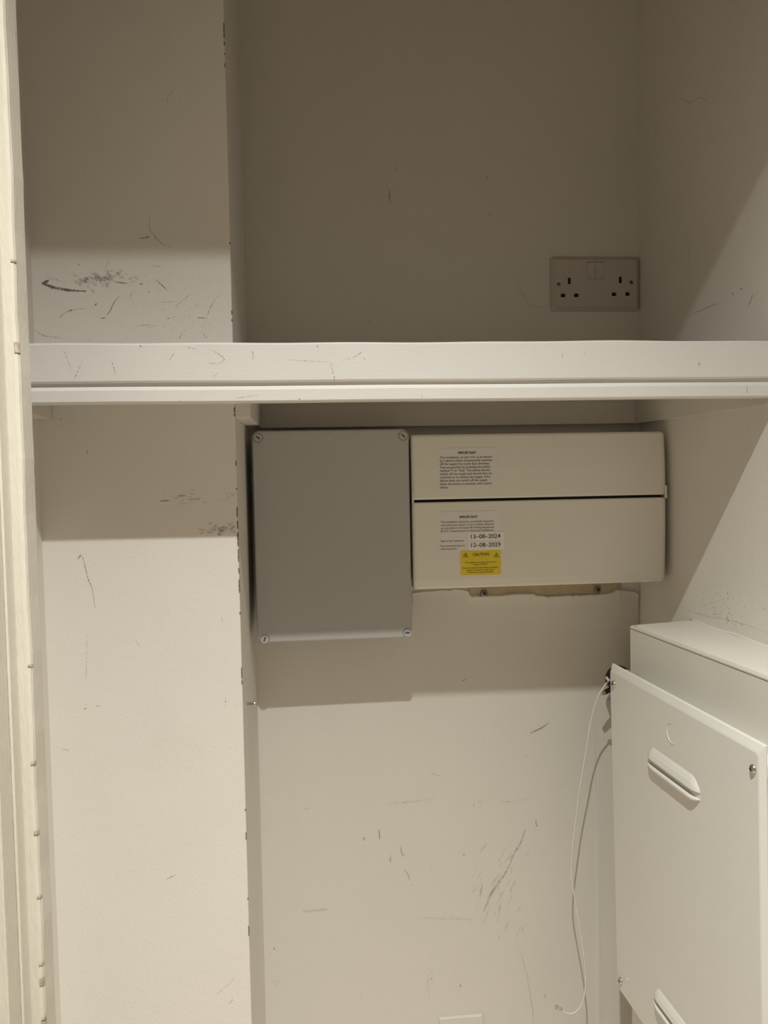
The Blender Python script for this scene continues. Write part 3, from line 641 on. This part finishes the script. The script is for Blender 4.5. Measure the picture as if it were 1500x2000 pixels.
for i in range(40):
    x = rs.gauss(975, 26); y = rs.gauss(1735, 45); a = rs.uniform(1.7, 2.3); l = rs.uniform(8, 34)
    bs.append(([(x, y), (x+l*math.cos(a)*.5, y+l*math.sin(a)*.5), (x+l*math.cos(a), y+l*math.sin(a))], rs.uniform(1, 4)))
for i in range(30):
    x = rs.uniform(620, 1080); y = rs.uniform(1440, 1960); bs.append(([(x, y), (x+rs.uniform(-7, 9), y+rs.uniform(-7, 7))], rs.uniform(.8, 2)))
marks('grubby_smears', wall_back, m_smear, bs, bj, nY)
# right wall marks
rmk = [([(1429, 572), (1432, 576)], 1.6), ([(1471, 575), (1466, 586), (1461, 598)], 1.6), ([(1447, 563), (1449, 565)], 2.4)]
rs = random.Random(31); spk = []
for i in range(75):
    x = rs.gauss(1410, 30); y = rs.gauss(1185, 22)+(x-1400)*.22
    if y > 1200+(x-1329)*.3 or x < 1360: continue
    spk.append(([(x, y), (x+rs.uniform(.5, 3.5), y-rs.uniform(.5, 3))], rs.uniform(.7, 2.2)))
marks('specks', wall_right, m_pencil, spk, rj, nR)
marks('scuff_marks', wall_right, m_scuff, rmk, rj, nR)
marks('fine_scratches', wall_right, m_pencil, [([(1340, 620), (1370, 605), (1400, 592)], 1), ([(1352, 613), (1385, 600), (1410, 590)], 1), ([(1345, 470), (1349, 560)], .9), ([(1326, 185), (1345, 200), (1368, 190), (1380, 200)], 1.2), ([(1330, 1187), (1380, 1203), (1440, 1215), (1500, 1236)], .9)], rj, nR)
# shelf front scuffs
sj = lambda x, y: at(x, y, D-.0003); sj2 = lambda x, y: at(x, y, D-.0008)
sf = [([(124, 684), (133, 705), (141, 725)], 1), ([(161, 704), (152, 725), (144, 743)], 1), ([(218, 706), (223, 720), (226, 738)], 1.2), ([(410, 682), (425, 690), (437, 700), (428, 709), (405, 709)], 1), ([(340, 690), (330, 703)], 1), ([(494, 684), (494, 704)], 1.2), ([(646, 706), (650, 728)], 1), ([(708, 686), (692, 697), (670, 703)], .9), ([(425, 728), (418, 737)], .9), ([(1098, 688), (1099, 700)], .9), ([(1141, 688), (1141, 696)], 1), ([(1364, 708), (1367, 714)], 2), ([(360, 677), (385, 682)], 1), ([(560, 702), (600, 705), (640, 707)], .7)]
marks('fine_scratches', shelf, m_pencil, sf, sj, nY)
marks('scuff_marks', shelf, m_scuff, [([(653, 734), (653, 746)], 1.2), ([(650, 727), (651, 729)], 1.6), ([(437, 701), (439, 702)], 1.2), ([(711, 700), (712, 701)], 1.6), ([(272, 676), (277, 676)], 2), ([(619, 676), (621, 677)], 2)], sj, nY)
marks('scuff_marks', shelf, m_scuff, [([(584, 779), (586, 780)], 2), ([(534, 784), (535, 783)], 1.4)], sj2, nY)
marks('fine_scratches', shelf, m_pencil, [([(460, 778), (480, 775), (505, 771)], 1), ([(350, 786), (353, 782)], 1.2), ([(1459, 752), (1459, 768)], 1.2), ([(825, 770), (824, 778)], .9)], sj2, nY)
# chips along the jamb's stop
bm = bmesh.new(); rs = random.Random(8)
for y, wd, ln in ((680, 2.6, 20), (512, 1.4, 4), (1297, 1.4, 3), (1487, 1.4, 5), (1622, 2.4, 7), (1747, 1.6, 4), (1878, 1.6, 4), (1910, 3.2, 9), (1917, 2, 4), (1984, 1.6, 4), (1996, 3.4, 12)):
    n_ = max(3, int(ln/3)); R_ = []
    for i in range(n_+1):
        yy = y-ln/2+ln*i/n_; z = at(70, yy, .6425).z; wv = .45*wd*.64/F*(.3+.7*math.sin(math.pi*(i+.5)/(n_+1)))*rs.uniform(.6, 1.2)
        dx = .0004*math.sin(31*z)+.0003*math.sin(83*z)+.0003
        R_.append([bm.verts.new(q) for q in ((SX-.0030-wv*.3+dx, .6376, z), (SX-.0006+dx, .6386, z), (SX+.0002+dx, .6415, z), (SX+.0002+dx, .6415+wv*.5, z))])
    for a, b in zip(R_, R_[1:]):
        for i in range(3): bm.faces.new((a[i], a[i+1], b[i+1], b[i]))
m_chip2 = mat('jamb_chip', (.44, .38, .30), .8, .3, 200, 0)
obj('edge_chips', bm, m_chip2, trim1, kind='stuff')
